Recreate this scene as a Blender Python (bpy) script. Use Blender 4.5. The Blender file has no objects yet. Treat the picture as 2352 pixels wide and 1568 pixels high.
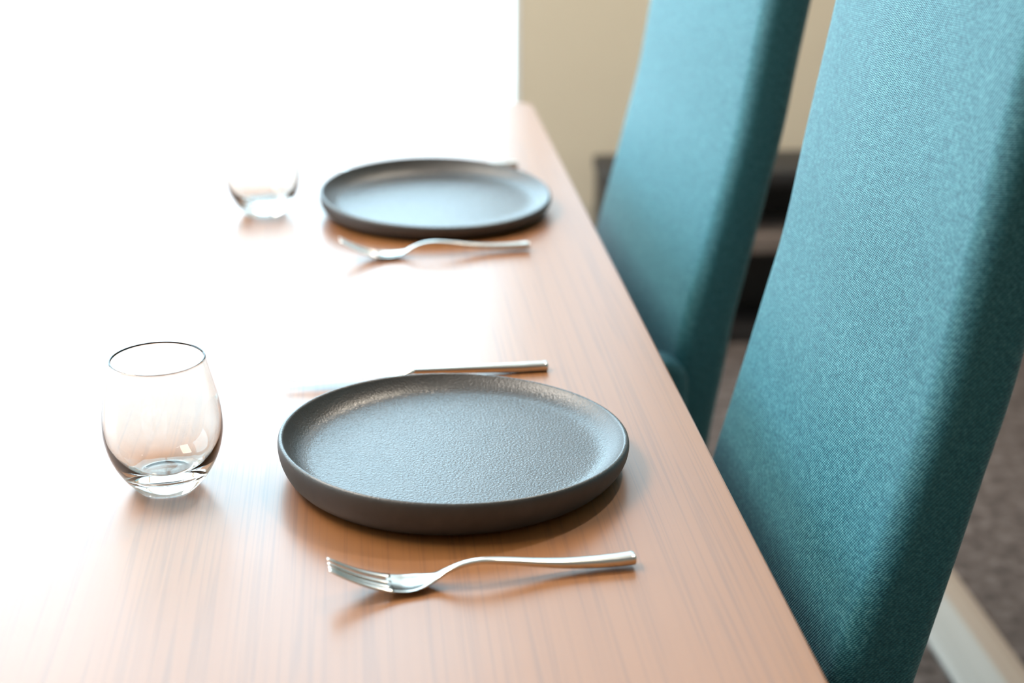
import bpy, bmesh, math, random
from mathutils import Vector, Matrix

S = bpy.context.scene
COL = S.collection
random.seed(7)

# ------------------------------------------------------------------ camera
W, Hpx = 2352, 1568
FPX = 3650.0                      # focal length in pixels of the 2352 px wide frame
PITCH = math.radians(20.7656)
YAW = math.radians(5.6355)        # to the right of the table's long edge (+Y)
TOP = 0.74                        # table top height
CAM_H = TOP + 0.495

cd = bpy.data.cameras.new('camera')
cam = bpy.data.objects.new('camera', cd)
COL.objects.link(cam)
cam.location = (0, 0, CAM_H)
cam.rotation_euler = (math.pi / 2 - PITCH, 0, -YAW)
cd.sensor_fit = 'HORIZONTAL'
cd.sensor_width = 36.0
cd.lens = FPX / W * 36.0
cd.clip_start = 0.02
cd.dof.use_dof = True
cd.dof.focus_distance = 1.13
cd.dof.aperture_fstop = 4.0
S.camera = cam

# ------------------------------------------------------------------ colour management, light
S.view_settings.view_transform = 'Standard'
S.view_settings.look = 'None'
S.view_settings.gamma = 1.0
S.view_settings.use_curve_mapping = False
S.view_settings.exposure = 0.0

world = bpy.data.worlds.new('overcast_sky')
S.world = world
world.use_nodes = True
wn, wl = world.node_tree.nodes, world.node_tree.links
for n in list(wn): wn.remove(n)
wo = wn.new('ShaderNodeOutputWorld')
bg = wn.new('ShaderNodeBackground')
tc = wn.new('ShaderNodeTexCoord')
sx = wn.new('ShaderNodeSeparateXYZ')
rp = wn.new('ShaderNodeValToRGB')
mr = wn.new('ShaderNodeMapRange')
mr.inputs['From Min'].default_value = -0.4
mr.inputs['From Max'].default_value = 0.8
rp.color_ramp.elements[0].position = 0.0
rp.color_ramp.elements[0].color = (0.50, 0.62, 0.72, 1)     # bright ground outside
rp.color_ramp.elements[1].position = 0.40
rp.color_ramp.elements[1].color = (0.59, 0.84, 1.0, 1)     # overcast sky
wl.new(tc.outputs['Generated'], sx.inputs[0])
wl.new(sx.outputs['Z'], mr.inputs['Value'])
wl.new(mr.outputs[0], rp.inputs[0])
wl.new(rp.outputs[0], bg.inputs['Color'])
bg.inputs['Strength'].default_value = 6.9
wl.new(bg.outputs[0], wo.inputs['Surface'])

# room dimensions (inner faces)
FAR, LEFT, RIGHT, NEAR, CEIL = 3.40, -2.40, 2.60, -2.60, 3.20
WT = 0.30                                             # wall thickness
WIN1 = (-2.25, 0.352, 0.44, 3.05)                     # far wall opening: x0, x1, z0, z1
WIN_ADDED = (0.420, 1.500, 0.86, 3.05)                      # unseen opening added to brighten reflections on the table's right side
WIN2 = (0.90, 3.25, 0.95, 2.95)                       # left wall opening: y0, y1, z0, z1

def portal(name, loc, rot, sx_, sy_):
    l = bpy.data.lights.new(name, 'AREA')
    l.shape = 'RECTANGLE'; l.size = sx_; l.size_y = sy_
    l.cycles.is_portal = True
    o = bpy.data.objects.new(name, l); COL.objects.link(o)
    o.location = loc; o.rotation_euler = rot
    return o
portal('daylight_far', ((WIN1[0]+WIN1[1])/2, FAR+WT+0.02, (WIN1[2]+WIN1[3])/2), (-math.pi/2, 0, 0), WIN1[1]-WIN1[0], WIN1[3]-WIN1[2])
portal('daylight_added_window', ((WIN_ADDED[0]+WIN_ADDED[1])/2, FAR+WT+0.02, (WIN_ADDED[2]+WIN_ADDED[3])/2), (-math.pi/2, 0, 0), WIN_ADDED[1]-WIN_ADDED[0], WIN_ADDED[3]-WIN_ADDED[2])  # portal of the added far-wall opening
portal('daylight_side', (LEFT-WT-0.02, (WIN2[0]+WIN2[1])/2, (WIN2[2]+WIN2[3])/2), (0, -math.pi/2, 0), WIN2[3]-WIN2[2], WIN2[1]-WIN2[0])

# unseen warm ceiling light added to brighten the far wall
sl = bpy.data.lights.new('added_wall_wash', 'AREA')
sl.shape = 'DISK'; sl.size = 0.14; sl.energy = 26.0; sl.color = (1.0, .88, .72); sl.spread = math.radians(150)
so = bpy.data.objects.new('added_wall_wash', sl); COL.objects.link(so)
so.location = (1.05, 2.45, CEIL-.012); so.rotation_euler = (0, 0, 0)

# unseen warm ceiling fill, added left of the table for overhead light
pl = bpy.data.lights.new('added_ceiling_fill', 'AREA')
pl.shape = 'RECTANGLE'; pl.size = .9; pl.size_y = 2.0; pl.energy = 118.0; pl.color = (1.0, .90, .78)
po = bpy.data.objects.new('added_ceiling_fill', pl); COL.objects.link(po)
po.location = (-1.60, 1.75, CEIL-.012)

S.cycles.max_bounces = 12
S.cycles.diffuse_bounces = 5
S.cycles.glossy_bounces = 5
S.cycles.transmission_bounces = 10
S.cycles.transparent_max_bounces = 8
S.cycles.sample_clamp_indirect = 12.0
S.cycles.use_denoising = True

# ------------------------------------------------------------------ materials
def mat(name, color=(.8, .8, .8), rough=.5, metal=0.0, spec=.5):
    m = bpy.data.materials.new(name); m.use_nodes = True
    b = m.node_tree.nodes['Principled BSDF']
    b.inputs['Base Color'].default_value = (*color, 1)
    b.inputs['Roughness'].default_value = rough
    b.inputs['Metallic'].default_value = metal
    b.inputs['Specular IOR Level'].default_value = spec
    return m, m.node_tree.nodes, m.node_tree.links, b

def mapping(n, l, scale=(1, 1, 1), rot=(0, 0, 0), coord='Object'):
    t = n.new('ShaderNodeTexCoord'); mp = n.new('ShaderNodeMapping')
    mp.inputs['Scale'].default_value = scale
    mp.inputs['Rotation'].default_value = rot
    l.new(t.outputs[coord], mp.inputs['Vector'])
    return mp.outputs[0]

def noise(n, l, vec, scale, detail=2, rough=.5, dist=0):
    t = n.new('ShaderNodeTexNoise')
    t.inputs['Scale'].default_value = scale
    t.inputs['Detail'].default_value = detail
    t.inputs['Roughness'].default_value = rough
    t.inputs['Distortion'].default_value = dist
    l.new(vec, t.inputs['Vector'])
    return t.outputs['Fac']

def ramp(n, l, fac, stops):
    r = n.new('ShaderNodeValToRGB')
    e = r.color_ramp.elements
    while len(e) < len(stops): e.new(.5)
    for el, (p, c) in zip(e, stops):
        el.position = p; el.color = (*c, 1)
    l.new(fac, r.inputs[0])
    return r.outputs[0]

def math_(n, l, op, a, b=None):
    t = n.new('ShaderNodeMath'); t.operation = op
    for i, v in enumerate((a, b)):
        if v is None: continue
        if isinstance(v, (int, float)): t.inputs[i].default_value = v
        else: l.new(v, t.inputs[i])
    return t.outputs[0]

def mixc(n, l, fac, a, b, mode='MIX'):
    t = n.new('ShaderNodeMix'); t.data_type = 'RGBA'; t.blend_type = mode
    for sock, v in ((t.inputs[0], fac), (t.inputs[6], a), (t.inputs[7], b)):
        if isinstance(v, (int, float)): sock.default_value = v
        elif isinstance(v, tuple): sock.default_value = (*v, 1)
        else: l.new(v, sock)
    return t.outputs[2]

def bump(n, l, b, height, strength, dist):
    t = n.new('ShaderNodeBump')
    t.inputs['Strength'].default_value = strength
    t.inputs['Distance'].default_value = dist
    l.new(height, t.inputs['Height'])
    l.new(t.outputs[0], b.inputs['Normal'])

# table: cherry-coloured wood laminate, grain along Y
def wood_mat():
    m, n, l, b = mat('cherry_laminate', rough=.5, spec=.9)
    b.inputs['Coat Weight'].default_value = 1.0; b.inputs['Coat Roughness'].default_value = .28; b.inputs['Coat IOR'].default_value = 1.5
    v = mapping(n, l, (1, .045, 1))
    v2 = mapping(n, l, (1, .009, 1))
    broad = noise(n, l, v, 9, 3, .5, .6)
    fine = noise(n, l, v2, 170, 3, .6)
    lines = noise(n, l, v2, 210, 1, .5, .25)
    base = ramp(n, l, broad, [(.30, (.300, .104, .020)), (.55, (.326, .118, .025)), (.75, (.313, .110, .022))])
    c1 = mixc(n, l, math_(n, l, 'MULTIPLY', ramp(n, l, fine, [(.45, (0, 0, 0)), (.68, (1, 1, 1))]), .22), base, (.21, .064, .011))
    c2 = mixc(n, l, math_(n, l, 'MULTIPLY', ramp(n, l, lines, [(.48, (0, 0, 0)), (.535, (1, 1, 1)), (.59, (0, 0, 0))]), .42), c1, (.15, .045, .009))
    l.new(c2, b.inputs['Base Color'])
    bump(n, l, b, fine, .06, .0004)
    return m

def fabric_mat():
    m, n, l, b = mat('teal_woven_fabric', rough=.52, spec=.5)
    t = n.new('ShaderNodeTexCoord'); s = n.new('ShaderNodeSeparateXYZ')
    l.new(t.outputs['Object'], s.inputs[0])
    y, z, x = s.outputs['Y'], s.outputs['Z'], s.outputs['X']
    def thread(ky, kz):
        return math_(n, l, 'SINE', math_(n, l, 'ADD', math_(n, l, 'MULTIPLY', yx, ky), math_(n, l, 'MULTIPLY', z, kz)))
    yx = math_(n, l, 'SUBTRACT', y, x)
    a = thread(2215, 2177)          # twill diagonal, threads about 2 mm apart
    c = thread(354, 4350)           # cross threads
    weave = math_(n, l, 'ADD', math_(n, l, 'MULTIPLY', a, .6), math_(n, l, 'MULTIPLY', c, .4))
    v = mapping(n, l, (1, .5, 1))
    sp = noise(n, l, v, 420, 2, .6)
    sp2 = noise(n, l, v, 130, 2, .6)
    mixv = math_(n, l, 'ADD', math_(n, l, 'MULTIPLY', sp, .52), math_(n, l, 'MULTIPLY', sp2, .13))
    mixv = math_(n, l, 'ADD', math_(n, l, 'ADD', mixv, .175), math_(n, l, 'MULTIPLY', weave, .115))
    col = ramp(n, l, mixv, [(.34, (.004, .070, .105)), (.50, (.020, .156, .192)), (.66, (.100, .300, .335))])
    l.new(col, b.inputs['Base Color'])
    b.inputs['Sheen Weight'].default_value = .25
    b.inputs['Sheen Roughness'].default_value = .25
    b.inputs['Sheen Tint'].default_value = (.75, .95, 1.0, 1)
    h = math_(n, l, 'ADD', weave, math_(n, l, 'MULTIPLY', sp, 1.0))
    bump(n, l, b, h, .55, .00035)
    return m

def plate_mat():
    m, n, l, b = mat('dark_stoneware', rough=.38, spec=.95)
    v = mapping(n, l)
    f = noise(n, l, v, 580, 2, .55, .4)
    g = noise(n, l, v, 60, 2, .5)
    l.new(ramp(n, l, g, [(.35, (.030, .023, .019)), (.65, (.042, .033, .028))]), b.inputs['Base Color'])
    # leathery crackle only on the inside (upper) surface, the outside is smooth matt
    geo = n.new('ShaderNodeNewGeometry'); s = n.new('ShaderNodeSeparateXYZ')
    l.new(geo.outputs['True Normal'], s.inputs[0])
    up = n.new('ShaderNodeMapRange')
    up.inputs['From Min'].default_value = .15; up.inputs['From Max'].default_value = .6
    l.new(s.outputs['Z'], up.inputs['Value'])
    h = math_(n, l, 'MULTIPLY', f, math_(n, l, 'ADD', math_(n, l, 'MULTIPLY', up.outputs[0], .9), .1))
    bump(n, l, b, h, 1.0, .00040)
    r = n.new('ShaderNodeMapRange')
    r.inputs['From Min'].default_value = .55; r.inputs['From Max'].default_value = .96
    r.inputs['To Min'].default_value = .58; r.inputs['To Max'].default_value = .25
    l.new(s.outputs['Z'], r.inputs['Value']); l.new(r.outputs[0], b.inputs['Roughness'])
    return m

def carpet_mat():
    m, n, l, b = mat('brown_carpet', rough=.95, spec=.1)
    v = mapping(n, l)
    a = noise(n, l, v, 38, 4, .65)
    c = noise(n, l, v, 300, 2, .7)
    f = math_(n, l, 'ADD', math_(n, l, 'MULTIPLY', a, .7), math_(n, l, 'MULTIPLY', c, .3))
    l.new(ramp(n, l, f, [(.36, (.050, .038, .034)), (.52, (.115, .090, .080)), (.66, (.22, .180, .165))]), b.inputs['Base Color'])
    bump(n, l, b, c, .8, .004)
    return m

def plain(name, c, rough=.6, metal=0, spec=.5, bscale=None, bstr=.1, bdist=.001):
    m, n, l, b = mat(name, c, rough, metal, spec)
    v = mapping(n, l)
    f = noise(n, l, v, bscale or 12, 3)
    l.new(ramp(n, l, f, [(.3, tuple(k*.96 for k in c)), (.7, tuple(min(1, k*1.03) for k in c))]), b.inputs['Base Color'])
    if bscale: bump(n, l, b, f, bstr, bdist)
    return m

def glass_mat():
    m, n, l, b = mat('clear_glass', (1, 1, 1), .0)
    b.inputs['Transmission Weight'].default_value = 1.0
    b.inputs['IOR'].default_value = 1.5
    b.inputs['Base Color'].default_value = (.985, .985, .965, 1)
    return m

def pane_mat(name='window_glass', tint=(.97, .98, .975)):
    m = bpy.data.materials.new(name); m.use_nodes = True
    n, l = m.node_tree.nodes, m.node_tree.links
    for k in list(n): n.remove(k)
    o = n.new('ShaderNodeOutputMaterial'); mx = n.new('ShaderNodeMixShader')
    tr = n.new('ShaderNodeBsdfTransparent'); gl = n.new('ShaderNodeBsdfGlossy')
    tr.inputs['Color'].default_value = (*tint, 1)
    gl.inputs['Roughness'].default_value = .02
    mx.inputs[0].default_value = .05
    l.new(tr.outputs[0], mx.inputs[1]); l.new(gl.outputs[0], mx.inputs[2]); l.new(mx.outputs[0], o.inputs[0])
    return m

def oak_strip_mat():
    m, n, l, b = mat('pale_oak', rough=.45)
    v = mapping(n, l, (1, .02, 1))
    f = noise(n, l, v, 60, 2, .5)
    s = n.new('ShaderNodeSeparateXYZ'); t = n.new('ShaderNodeTexCoord'); l.new(t.outputs['Object'], s.inputs[0])
    pale = ramp(n, l, f, [(.35, (.33, .31, .28)), (.6, (.40, .385, .36))])
    pink = ramp(n, l, f, [(.35, (.33, .25, .195)), (.6, (.38, .30, .24))])
    g = n.new('ShaderNodeMapRange'); g.inputs['From Min'].default_value = .012; g.inputs['From Max'].default_value = .018
    l.new(s.outputs['X'], g.inputs['Value'])
    l.new(mixc(n, l, g.outputs[0], pale, pink), b.inputs['Base Color'])
    return m

M = dict(
    wood=wood_mat(), fabric=fabric_mat(), plate=plate_mat(), carpet=carpet_mat(), glass=glass_mat(), pane=pane_mat(), dimming_pane=pane_mat('added_window_dimming_glass', (.62, .61, .60)),  # last one: pane darkened to dim the added window's reflection
    strip=oak_strip_mat(),
    steel=plain('satin_steel', (.74, .71, .66), .20, 1.0),
    wall=plain('beige_paint', (.74, .63, .48), .85, spec=.2, bscale=220, bstr=.05),
    taupe=plain('taupe_paint', (.46, .40, .33), .85, spec=.2, bscale=220, bstr=.05),
    ceiling=plain('white_ceiling_paint', (.78, .77, .74), .9, spec=.2, bscale=150, bstr=.05),
    white=plain('white_painted_frame', (.85, .85, .84), .4),
    black=plain('black_laminate', (.018, .016, .016), .5),
    shelfwood=plain('brown_shelf_board', (.17, .13, .11), .5),
    darkwood=plain('dark_stained_wood', (.05, .035, .027), .45),
    metal_leg=plain('grey_powder_coat', (.2, .2, .2), .5, .4),
)

# ------------------------------------------------------------------ mesh helpers
def obj(name, bm, m, parent=None, smooth=True, loc=(0, 0, 0), rotz=0):
    bmesh.ops.recalc_face_normals(bm, faces=bm.faces)
    me = bpy.data.meshes.new(name); bm.to_mesh(me); bm.free()
    if smooth:
        for p in me.polygons: p.use_smooth = True
    me.materials.append(m)
    o = bpy.data.objects.new(name, me); COL.objects.link(o)
    o.location = loc; o.rotation_euler = (0, 0, rotz)
    if parent: o.parent = parent
    return o

def tag(o, label=None, cat=None, group=None, kind=None):
    for k, v in (('label', label), ('category', cat), ('group', group), ('kind', kind)):
        if v: o[k] = v
    return o

def thing(name, loc, rotz, label, cat, group=None):
    o = bpy.data.objects.new(name, None); COL.objects.link(o)
    o.location = loc; o.rotation_euler = (0, 0, rotz); o.empty_display_size = .05
    return tag(o, label, cat, group)

def dup(root, loc, rotz, label):
    def cp(o, par):
        c = o.copy(); COL.objects.link(c)
        if par: c.parent = par
        for ch in list(o.children): cp(ch, c)
        return c
    r = cp(root, None)
    r.location = loc; r.rotation_euler = (0, 0, rotz); r['label'] = label
    return r

def auto_smooth(o, ang=35):
    me = o.data
    bm = bmesh.new(); bm.from_mesh(me)
    for e in bm.edges:
        e.smooth = not (len(e.link_faces) == 2 and e.calc_face_angle(0) > math.radians(ang))
    bm.to_mesh(me); bm.free()

def add_box(bm, x0, x1, y0, y1, z0, z1, bev=0, seg=2):
    vs = [bm.verts.new((x, y, z)) for x in (x0, x1) for y in (y0, y1) for z in (z0, z1)]
    q = [(0, 1, 3, 2), (4, 6, 7, 5), (0, 4, 5, 1), (2, 3, 7, 6), (0, 2, 6, 4), (1, 5, 7, 3)]
    fs = [bm.faces.new([vs[i] for i in f]) for f in q]
    if bev:
        es = list({e for f in fs for e in f.edges})
        bmesh.ops.bevel(bm, geom=es, offset=bev, segments=seg, profile=.5, affect='EDGES')

def box(name, m, dims, parent=None, bev=0, seg=2, loc=(0, 0, 0)):
    bm = bmesh.new(); add_box(bm, *dims, bev=bev, seg=seg)
    o = obj(name, bm, m, parent, smooth=bool(bev), loc=loc)
    if bev: auto_smooth(o, 40)
    return o

def loft(rings, closed_ends=True):
    bm = bmesh.new()
    R = [[bm.verts.new(p) for p in ring] for ring in rings]
    n = len(R[0])
    for a, b in zip(R, R[1:]):
        for i in range(n):
            j = (i + 1) % n
            bm.faces.new((a[i], a[j], b[j], b[i]))
    if closed_ends:
        bm.faces.new(R[0]); bm.faces.new(R[-1])
    return bm

def catmull(pts, k):
    out = []
    P = [tuple(2*a - b for a, b in zip(pts[0], pts[1]))] + list(pts) + [tuple(2*a - b for a, b in zip(pts[-1], pts[-2]))]
    for i in range(1, len(P) - 2):
        p0, p1, p2, p3 = P[i-1:i+3]
        for s in range(k):
            t = s / k
            out.append(tuple(.5*((2*b) + (-a + c)*t + (2*a - 5*b + 4*c - d)*t*t + (-a + 3*b - 3*c + d)*t**3)
                             for a, b, c, d in zip(p0, p1, p2, p3)))
    out.append(tuple(pts[-1]))
    return out

def lerp_table(tab, x):
    if x <= tab[0][0]: return tab[0][1]
    for (a, va), (b, vb) in zip(tab, tab[1:]):
        if x <= b:
            t = (x - a) / (b - a)
            return va + (vb - va) * t
    return tab[-1][1]

# ------------------------------------------------------------------ the room
def struct(name, bm_or_dims, m, parent=None, bev=0):
    o = box(name, m, bm_or_dims, parent, bev)
    o['kind'] = 'structure'
    return o

struct('floor', (LEFT-WT, RIGHT+WT, NEAR-WT, FAR+WT, -.1, 0), M['carpet'])
struct('ceiling', (LEFT-WT, RIGHT+WT, NEAR-WT, FAR+WT, CEIL, CEIL+.1), M['ceiling'])
struct('wall_right', (RIGHT, RIGHT+WT, NEAR-WT, FAR+WT, 0, CEIL), M['taupe'])
struct('wall_near', (LEFT-WT, RIGHT, NEAR-WT, NEAR, 0, CEIL), M['taupe'])

def wall_with_holes(name, axis, a0, a1, d0, d1, holes, m):
    """A wall running along x (axis 0) or y (axis 1) with rectangular openings, as one mesh."""
    bm = bmesh.new()
    A = sorted({a0, a1} | {h[0] for h in holes} | {h[1] for h in holes})
    Z = sorted({0, CEIL} | {h[2] for h in holes} | {h[3] for h in holes})
    g = [[[bm.verts.new((a, d, z) if axis == 0 else (d, a, z)) for z in Z] for a in A] for d in (d0, d1)]
    def solid(i, j):
        if not (0 <= i < len(A)-1 and 0 <= j < len(Z)-1): return False
        ca, cz = (A[i]+A[i+1])/2, (Z[j]+Z[j+1])/2
        return not any(h[0] < ca < h[1] and h[2] < cz < h[3] for h in holes)
    def side(p, q): bm.faces.new((g[0][p[0]][p[1]], g[0][q[0]][q[1]], g[1][q[0]][q[1]], g[1][p[0]][p[1]]))
    for i in range(-1, len(A)):
        for j in range(-1, len(Z)):
            if solid(i, j):
                for k in range(2):
                    bm.faces.new((g[k][i][j], g[k][i+1][j], g[k][i+1][j+1], g[k][i][j+1]))
            if solid(i, j) != solid(i+1, j): side((i+1, j), (i+1, j+1))
            if solid(i, j) != solid(i, j+1): side((i, j+1), (i+1, j+1))
    for v in [v for v in bm.verts if not v.link_faces]: bm.verts.remove(v)
    o = obj(name, bm, m, smooth=False); o['kind'] = 'structure'
    return o
wall_with_holes('wall_far', 0, LEFT-WT, RIGHT, FAR, FAR+WT, (WIN1, WIN_ADDED), M['wall'])
wall_with_holes('wall_left', 1, NEAR, FAR, LEFT-WT, LEFT, (WIN2,), M['taupe'])

def window(name, axis, d_in, d_out, hole, n_mull, glass='pane'):
    """White reveal lining, slim frame with mullions and glass panes in the opening."""
    h0, h1, z0, z1 = hole
    def dims(a0, a1, da, db, za, zb):
        lo, hi = min(da, db), max(da, db)
        return (a0, a1, lo, hi, za, zb) if axis == 0 else (lo, hi, a0, a1, za, zb)
    bm = bmesh.new()
    t = .012
    for d in (dims(h0, h0+t, d_in, d_out, z0, z1), dims(h1-t, h1, d_in, d_out, z0, z1),
              dims(h0+t, h1-t, d_in, d_out, z0, z0+t), dims(h0+t, h1-t, d_in, d_out, z1-t, z1)):
        add_box(bm, *d)
    o = obj(name, bm, M['white'], smooth=False); o['kind'] = 'structure'
    sgn = 1 if d_out > d_in else -1
    f0, f1 = d_out - sgn*.06, d_out - sgn*.015
    bm = bmesh.new()
    a0, a1, za, zb = h0+t, h1-t, z0+t, z1-t
    fw = .026
    add_box(bm, *dims(a0, a0+fw, f0, f1, za, zb)); add_box(bm, *dims(a1-fw, a1, f0, f1, za, zb))
    add_box(bm, *dims(a0+fw, a1-fw, f0, f1, za, za+fw)); add_box(bm, *dims(a0+fw, a1-fw, f0, f1, zb-fw, zb))
    st = (a1 - a0) / (n_mull + 1)
    edges = [a0+fw]
    for i in range(n_mull):
        c = a0 + st*(i+1)
        add_box(bm, *dims(c-.013, c+.013, f0, f1, za+fw, zb-fw))
        edges += [c-.013, c+.013]
    edges.append(a1-fw)
    obj('window_frame', bm, M['white'], o, smooth=False)
    dm = (f0 + f1) / 2
    for i in range(0, len(edges), 2):
        bm = bmesh.new()
        add_box(bm, *dims(edges[i], edges[i+1], dm-.003, dm+.003, za+fw, zb-fw))
        obj('pane', bm, M[glass], o, smooth=False)
    return o
window('window_1', 0, FAR-.001, FAR+WT, WIN1, 2)
window('added_window', 0, FAR-.001, FAR+WT, WIN_ADDED, 0, 'dimming_pane')  # added out of view as a second bright source for the tabletop
window('window_2', 1, LEFT+.001, LEFT-WT, WIN2, 1)

def baseboard(name, dims):
    return struct(name, dims, M['white'], bev=.003)
baseboard('baseboard_far', (WIN1[1], RIGHT-.014, FAR-.014, FAR-.0005, 0, .07))
baseboard('baseboard_right', (RIGHT-.014, RIGHT-.0005, NEAR, FAR, 0, .07))

# pale strip let into the carpet, parallel to the table
o = box('trim_1', M['strip'], (-.056, .056, -2.3, 2.3, 0, .006), bev=.002, loc=(.857, .75, 0)); o['kind'] = 'structure'

# ------------------------------------------------------------------ low black shelf unit by the far wall
def low_cabinet():
    r = thing('low_cabinet', (1.185, 3.36, 0), 0, 'low black open shelf unit against the beige wall behind the chairs', 'cabinet')
    w, d, h = 1.34, .18, .385
    x0, x1 = -w/2, w/2
    bm = bmesh.new()
    add_box(bm, x0, x0+.025, -d, 0, 0, h-.03); add_box(bm, x1-.025, x1, -d, 0, 0, h-.03)
    add_box(bm, x0+.025, x1-.025, -.012, 0, 0, h-.03); add_box(bm, x0+.025, x1-.025, -d, -.012, 0, .03)
    obj('body', bm, M['black'], r, smooth=False)
    box('top_panel', M['black'], (x0-.005, x1+.005, -d-.008, 0, h-.03, h), r, bev=.003)
    s = box('shelf', M['shelfwood'], (x0+.025, x1-.025, -d-.002, -.012, .205, .245), r, bev=.002)
    s['label'] = 'brown shelf board'
    return r
low_cabinet()

# ------------------------------------------------------------------ dining table
EDGE = 0.252
def dining_table():
    x0, x1, y0, y1 = -.80, EDGE, .48, 2.275
    r = thing('dining_table', ((x0+x1)/2, (y0+y1)/2, 0), 0, 'long cherry wood dining table laid with two dark plates', 'table')
    hx, hy = (x1-x0)/2, (y1-y0)/2
    rc = .022
    rings = []
    for z, ins in ((TOP-.030, .0015), (TOP-.0285, 0), (TOP-.0015, 0), (TOP-.0004, .0005), (TOP, .0016)):
        ring = []
        for cx, cy, a0 in ((hx-rc, hy-rc, 0), (-hx+rc, hy-rc, 90), (-hx+rc, -hy+rc, 180), (hx-rc, -hy+rc, 270)):
            for k in range(9):
                a = math.radians(a0 + k*90/8)
                ring.append((cx + (rc-ins)*math.cos(a), cy + (rc-ins)*math.sin(a), z))
        rings.append(ring)
    t = obj('tabletop', loft(rings), M['wood'], r, smooth=True); auto_smooth(t, 12)
    box('apron', M['darkwood'], (-hx+.14, hx-.14, -hy+.14, hy-.14, TOP-.055, TOP-.030), r)
    for sx_ in (-1, 1):
        for sy_ in (-1, 1):
            cx, cy = sx_*(hx-.18), sy_*(hy-.18)
            box('leg', M['metal_leg'], (cx-.03, cx+.03, cy-.03, cy+.03, 0, TOP-.055), r, bev=.004)
    return r
dining_table()

# ------------------------------------------------------------------ plates
def plate_mesh(h0, amp, ang, oval=1.0, wob=.0015, seed=0):
    """Coupe plate with an uneven hand-made rim: rim height h0 + amp*cos(theta-ang)."""
    N = 160
    # (r, a, b): z = a*h + b, h the local rim height
    prof = [(0, 0, .0122), (.04, 0, .0122), (.075, 0, .0122), (.098, 0, .0124), (.1065, .03, .0126), (.1125, .14, .0122),
            (.1170, .38, .0094), (.1198, .68, .0048), (.1212, .88, .0016), (.1220, .97, .0003), (.1232, 1.0, 0), (.1246, .975, 0),
            (.1255, .90, 0), (.1256, .74, 0), (.1243, .52, 0), (.1212, .29, 0), (.1160, .11, 0), (.1085, .025, 0), (.1000, 0, .0002), (.09, 0, 0), (0, 0, 0)]
    P = catmull(prof, 3)
    bm = bmesh.new()
    rows = []
    for (r, a, b) in P:
        if r < 1e-5:
            rows.append([bm.verts.new((0, 0, max(0, b)))]); continue
        row = []
        for i in range(N):
            th = 2*math.pi*i/N
            h = h0 + amp*math.cos(th-ang)
            k = (r/.126)**2
            rr = r*(1 + k*(wob/.126)*(math.sin(2*th+seed) + .6*math.sin(3*th+1.7*seed)))
            row.append(bm.verts.new((rr*oval*math.cos(th), rr*math.sin(th), max(0, a*h + b))))
        rows.append(row)
    for A, B in zip(rows, rows[1:]):
        for i in range(N):
            j = (i+1) % N
            if len(A) == 1: bm.faces.new((A[0], B[i], B[j]))
            elif len(B) == 1: bm.faces.new((A[i], A[j], B[0]))
            else: bm.faces.new((A[i], A[j], B[j], B[i]))
    return bm
Z0 = TOP + .0002
p1 = obj('dinner_plate', plate_mesh(.0265, .0050, math.radians(222), 1.0, .0012, 1.0), M['plate'], loc=(.0610, 1.0500, Z0))
tag(p1, 'front dark stoneware plate with leathery textured inside, between knife and fork', 'plate', 'dark stoneware plates')
p2 = obj('dinner_plate', plate_mesh(.0238, .0072, math.radians(112), 1.02, .0012, 2.2), M['plate'], loc=(.0840, 1.7190, Z0))
tag(p2, 'blurred dark plate with glossy inside at the far place setting', 'plate', 'dark stoneware plates')

# ------------------------------------------------------------------ drinking glasses
def glass_mesh():
    outer = [(0, .0012), (.014, .0010), (.0195, .0002), (.0220, .0010), (.0250, .0042), (.0300, .0105), (.0345, .0180), (.0385, .0275), (.0410, .0385),
             (.0415, .0480), (.0405, .0600), (.0382, .0730), (.0352, .0860), (.0330, .0950)]
    inner = [(.0327, .0963), (.0320, .0966), (.0315, .0958), (.0318, .0945), (.0341, .0855), (.0371, .0728), (.0393, .0600), (.0401, .0485), (.0392, .0385),
             (.0358, .0280), (.0300, .0195), (.0225, .0140), (.0130, .0118), (.006, .0113), (0, .0112)]
    P = catmull(outer, 3) + catmull(inner, 3)
    N = 96
    bm = bmesh.new(); rows = []
    for r, z in P:
        if r < 1e-5: rows.append([bm.verts.new((0, 0, z))])
        else: rows.append([bm.verts.new((r*math.cos(2*math.pi*i/N), r*math.sin(2*math.pi*i/N), z)) for i in range(N)])
    for A, B in zip(rows, rows[1:]):
        for i in range(N):
            j = (i+1) % N
            if len(A) == 1: bm.faces.new((A[0], B[i], B[j]))
            elif len(B) == 1: bm.faces.new((A[i], A[j], B[0]))
            else: bm.faces.new((A[i], A[j], B[j], B[i]))
    return bm
g1 = obj('drinking_glass', glass_mesh(), M['glass'], loc=(-.1430, 1.0370, Z0))
tag(g1, 'empty stemless drinking glass standing left of the front plate', 'glass', 'stemless glasses')
g2 = dup(g1, (-.1070, 1.7310, Z0), 0, 'blurred empty stemless glass standing left of the far plate')

# ------------------------------------------------------------------ cutlery
def section(s, cy, cz, hw, ht, ex=2.6, n=20, sag=0.0):
    ring = []
    for i in range(n):
        a = 2*math.pi*i/n
        c, q = math.cos(a), math.sin(a)
        u = math.copysign(abs(c)**(2/ex), c); v = math.copysign(abs(q)**(2/ex), q)
        ring.append((s, cy + hw*u, cz + ht*v + sag*(u*u)))
    return ring

FORK_Z = [(0, .0215), (.012, .0142), (.024, .0082), (.036, .0040), (.046, .0020), (.055, .0021), (.064, .0046), (.073, .0090),
          (.082, .0124), (.091, .0139), (.100, .0138), (.115, .0118), (.132, .0090), (.150, .0066), (.168, .0054), (.184, .0051), (.196, .0056)]
FORK_ZS = catmull(FORK_Z, 6)
def fz(s): return lerp_table(FORK_ZS, s)

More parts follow.
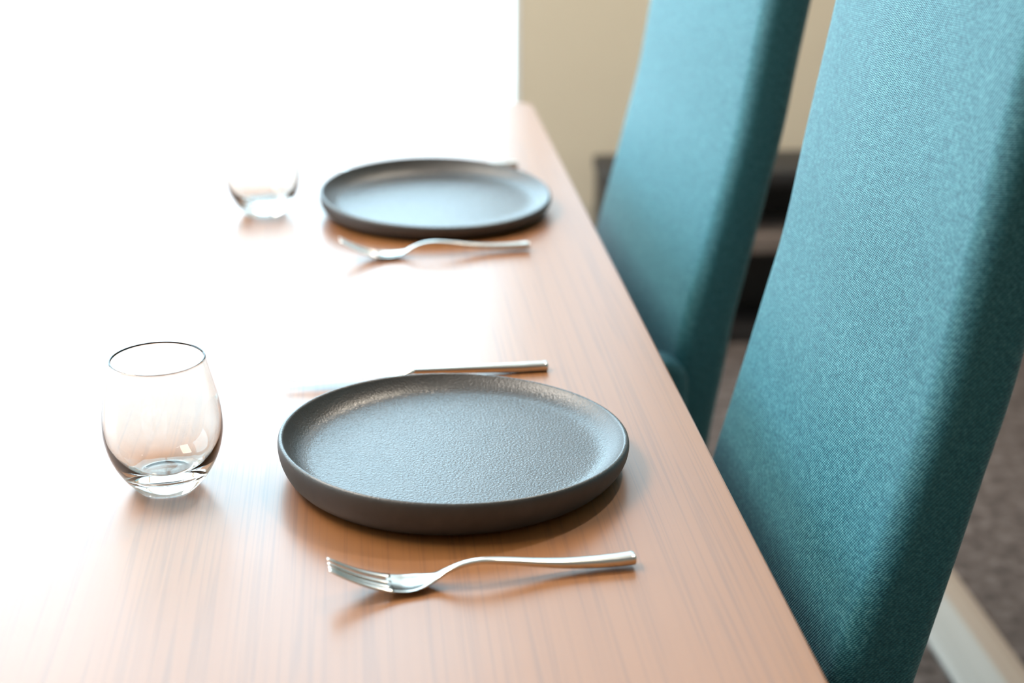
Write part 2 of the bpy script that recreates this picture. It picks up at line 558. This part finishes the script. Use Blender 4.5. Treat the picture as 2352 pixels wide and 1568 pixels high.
def fork(loc, rotz, label):
    r = thing('dinner_fork', loc, rotz, label, 'fork', 'steel forks')
    W_ = [(.036, .0110), (.048, .0113), (.056, .0098), (.063, .0068), (.069, .0042), (.076, .0027), (.088, .0024), (.100, .0026), (.120, .0032), (.150, .0042), (.180, .0050), (.196, .0053)]
    T_ = [(.036, .0010), (.056, .0011), (.069, .0014), (.088, .0016), (.110, .0019), (.150, .0027), (.180, .0034), (.196, .0035)]
    ws, ts = catmull(W_, 6), catmull(T_, 6)
    def st(s):
        hw, ht = lerp_table(ws, s), lerp_table(ts, s)
        sag = .0016*max(0, min(1, (.068-s)/.012)) if s < .068 else 0
        return section(s, 0, max(fz(s), ht), hw, ht, 2.8 if s < .07 else 3.4, 28, sag)
    head_s = [.0365 + i*.0016 for i in range(26)]
    head_s[-1] = .0765
    head = obj('fork_head', loft([st(s) for s in head_s]), M['steel'], r); auto_smooth(head, 50)
    hs = [.0765 + i*(.1945-.0765)/50 for i in range(51)]
    rings = [st(s) for s in hs]
    for k, sc in ((.1952, .94), (.1957, .80), (.1960, .55)):
        hw, ht = lerp_table(ws, k), lerp_table(ts, k)
        rings.append(section(k, 0, fz(k), hw*sc, ht*sc, 3.4, 28))
    h_ = obj('handle', loft(rings), M['steel'], r); auto_smooth(h_, 50)
    for k in range(4):
        y0 = (-.0093 + k*.0062)
        rings = []
        for i in range(24):
            s = .0395 - i*(.0395-.0006)/23
            f = (s-.0)/.0395
            yc = y0*(.80 + .20*f)
            hw = .0018 + .0008*f
            ht = .0008 + .0003*f
            sag = .0016*(yc/.0112)**2
            if i >= 22: hw *= .75; ht *= .75
            rings.append(section(s, yc, max(fz(s), ht) + sag, hw, ht, 2.6, 14))
        obj('tine', loft(rings), M['steel'], head)
    return r

def knife(loc, rotz, label):
    r = thing('dinner_knife', loc, rotz, label, 'knife', 'steel knives')
    rings = []
    for i in range(41):
        s = .108 + i*(.2195-.108)/40
        t = i/40
        hw = .0032 + .0020*t; ht = .0024 + .0013*min(1, t*1.2)
        zc = .0070 - .0033*min(1, t*1.25)
        zc = max(zc, ht)
        rings.append(section(s, 0, zc, hw, ht, 3.4, 24))
    for s, k in ((.2200, .94), (.2204, .8), (.2206, .55)):
        rings.append(section(s, 0, .0037, .0052*k, .0037*k, 3.4, 24))
    h_ = obj('handle', loft(rings), M['steel'], r); auto_smooth(h_, 50)
    rings = []
    for i in range(46):
        s = .0005 + i*(.1085-.0005)/45
        f = s/.108
        # straight back (+y), belly on the -y side rising to the tip
        back = .0055*min(1, .45 + f*1.6)
        edge = -.0100*min(1, (f*3.2)**.6 if f < .31 else 1)
        if f > .9:
            q = (f-.9)/.1
            back = back*(1-q) + .0032*q; edge = edge*(1-q) - .0032*q
        edge = min(edge, back-.0012)
        th = .0006 + .0018*max(0, (f-.85)/.15)
        zc = .0072 if f < .9 else .0072 - .0002*(f-.9)/.1
        rings.append(section(s, (back+edge)/2, zc, (back-edge)/2, th, 2.2, 24))
    obj('blade', loft(rings), M['steel'], r)
    return r

def between(a, b): return math.atan2(b[1]-a[1], b[0]-a[0])
f1 = fork((-.0280, .8688, Z0), math.radians(5.9), 'steel fork lying in front of the near plate, tines raised')
f2 = dup(f1, (-.0227, 1.5460, Z0), math.radians(4.8), 'blurred steel fork lying in front of the far plate')
k1 = knife((-.0685, 1.2110, Z0), math.radians(4.9), 'steel knife lying just behind the near plate')
k2 = dup(k1, (-.0250, 1.8850, Z0), math.radians(5.0), 'steel knife mostly hidden behind the far plate')

# ------------------------------------------------------------------ chairs
# front face of the backrest: x offset from the table edge against height
BACK = [(.40, .022), (.46, .027), (.52, .034), (.58, .044), (.635, .053), (.68, .064), (.74, .079), (.79, .091), (.85, .105), (.93, .1175), (1.035, .135), (1.10, .145), (1.16, .153)]
BACKS = catmull(BACK, 5)

def rounded_section(hw, t, rf, rb, bulge, n=7):
    """Closed outline in (u across, v depth): front face at v=0, back at v=t, corner radii rf (front) and rb (back)."""
    pts = []
    for cx, cy, r, a0 in ((hw-1.9*rf, 1.9*rf, 1.9*rf, 270), (hw-rb, t-rb, rb, 0), (-hw+rb, t-rb, rb, 90), (-hw+rf, rf, rf, 180)):
        for k in range(n+1):
            a = math.radians(a0 + 90*k/n)
            pts.append((cx + r*math.cos(a), cy + r*math.sin(a)))
    # front face subdivided for the slight crown
    m = 11
    u0 = -(hw-rf); u1 = hw-1.9*rf
    for k in range(1, m):
        u = u0 + (u1-u0)*k/m
        pts.append((u, 0.0))
    return [(u, v - bulge*max(0, 1-(u/hw)**2)*(1-min(1, v/t))) for u, v in pts]

def chair_back_mesh():
    rings = []
    zs = [.40 + i*.76/70 for i in range(71)]
    for i, z in enumerate(zs):
        x = lerp_table(BACKS, z)
        t = .054 + .007*max(0, min(1, (.82-z)/.22)); hw = .200
        top = max(0, (z-1.12)/.04); bot = max(0, (.43-z)/.03)
        e = max(top, bot)
        k = math.sqrt(max(0, 1-min(1, e)**2*.92))
        sh = (1-k)
        t2 = t*(1-.75*sh); hw2 = hw - .03*sh
        sec = rounded_section(hw2, t2, min(.017, t2*.42), min(.017, t2*.42), .004)
        dx = lerp_table(BACKS, z+.01) - lerp_table(BACKS, z-.01)
        tilt = math.atan2(dx, .02)
        off = (t-t2)/2
        rings.append([(x + (v+off)*math.cos(tilt), u, z - (v+off)*math.sin(tilt)) for u, v in sec])
    return loft(rings)

def rounded_prism(outline, y0, y1, r, seg=4):
    """Outline in (x, z), extruded along y with softened edges."""
    bm = bmesh.new()
    vs = [bm.verts.new((x, y0, z)) for x, z in outline]
    f = bm.faces.new(vs)
    ext = bmesh.ops.extrude_face_region(bm, geom=[f])
    nv = [g for g in ext['geom'] if isinstance(g, bmesh.types.BMVert)]
    for v in nv: v.co.y = y1
    es = [e for e in bm.edges if abs(e.verts[0].co.y - e.verts[1].co.y) < 1e-6]
    bmesh.ops.bevel(bm, geom=es, offset=r, segments=seg, profile=.5, affect='EDGES')
    return bm

def arc_outline(x0, x1, z0, z1, r_rear, r_front, n=8):
    out = [(x0, z0), (x1, z0)]
    for k in range(n+1):
        a = math.radians(90*k/n)
        out.append((x1-r_rear + r_rear*math.cos(a), z1-r_rear + r_rear*math.sin(a)))
    for k in range(n+1):
        a = math.radians(90 + 90*k/n)
        out.append((x0+r_front + r_front*math.cos(a), z1-r_front + r_front*math.sin(a)))
    return out

def chair(loc, rotz, label):
    r = thing('dining_chair', loc, rotz, label, 'chair', 'teal high-back chairs')
    obj('backrest', chair_back_mesh(), M['fabric'], r)
    # seat cushion
    bm = bmesh.new(); add_box(bm, -.42, .036, -.178, .178, .385, .475, bev=.028, seg=5)
    obj('seat', bm, M['fabric'], r)
    # padded side panels that carry the low arms
    for s in (-1, 1):
        bm = rounded_prism(arc_outline(-.34, ARM_X, .39, ARM_Z, .028, .04), s*.203 - .022, s*.203 + .022, .010)
        a = obj('armrest', bm, M['fabric'], r); auto_smooth(a, 50)
    box('seat_base', M['darkwood'], (-.44, .020, -.19, .19, .355, .385), r, bev=.004)
    for x in (-.41, -.01):
        for y in (-.16, .16):
            rings = []
            for k in range(9):
                z = .355*k/8
                w = .011 + .008*k/8
                sp = .020*(1-k/8)
                rings.append(section(0, 0, 0, w, w, 4, 16))
                rings[-1] = [(x + math.copysign(sp, x+.2) + p[1], y + math.copysign(sp, y) + p[2], z) for p in rings[-1]]
            l_ = obj('leg', loft(rings), M['darkwood'], r); auto_smooth(l_, 60)
    return r
ARM_X, ARM_Z = .053, .602
c2 = chair((EDGE, 1.090, 0), 0, 'nearest teal fabric high-back chair, beside the front plate and glass')
c1 = dup(c2, (EDGE+.022, 1.800, 0), math.radians(6.5), 'teal fabric high-back chair by the far plate, partly behind the nearest chair')
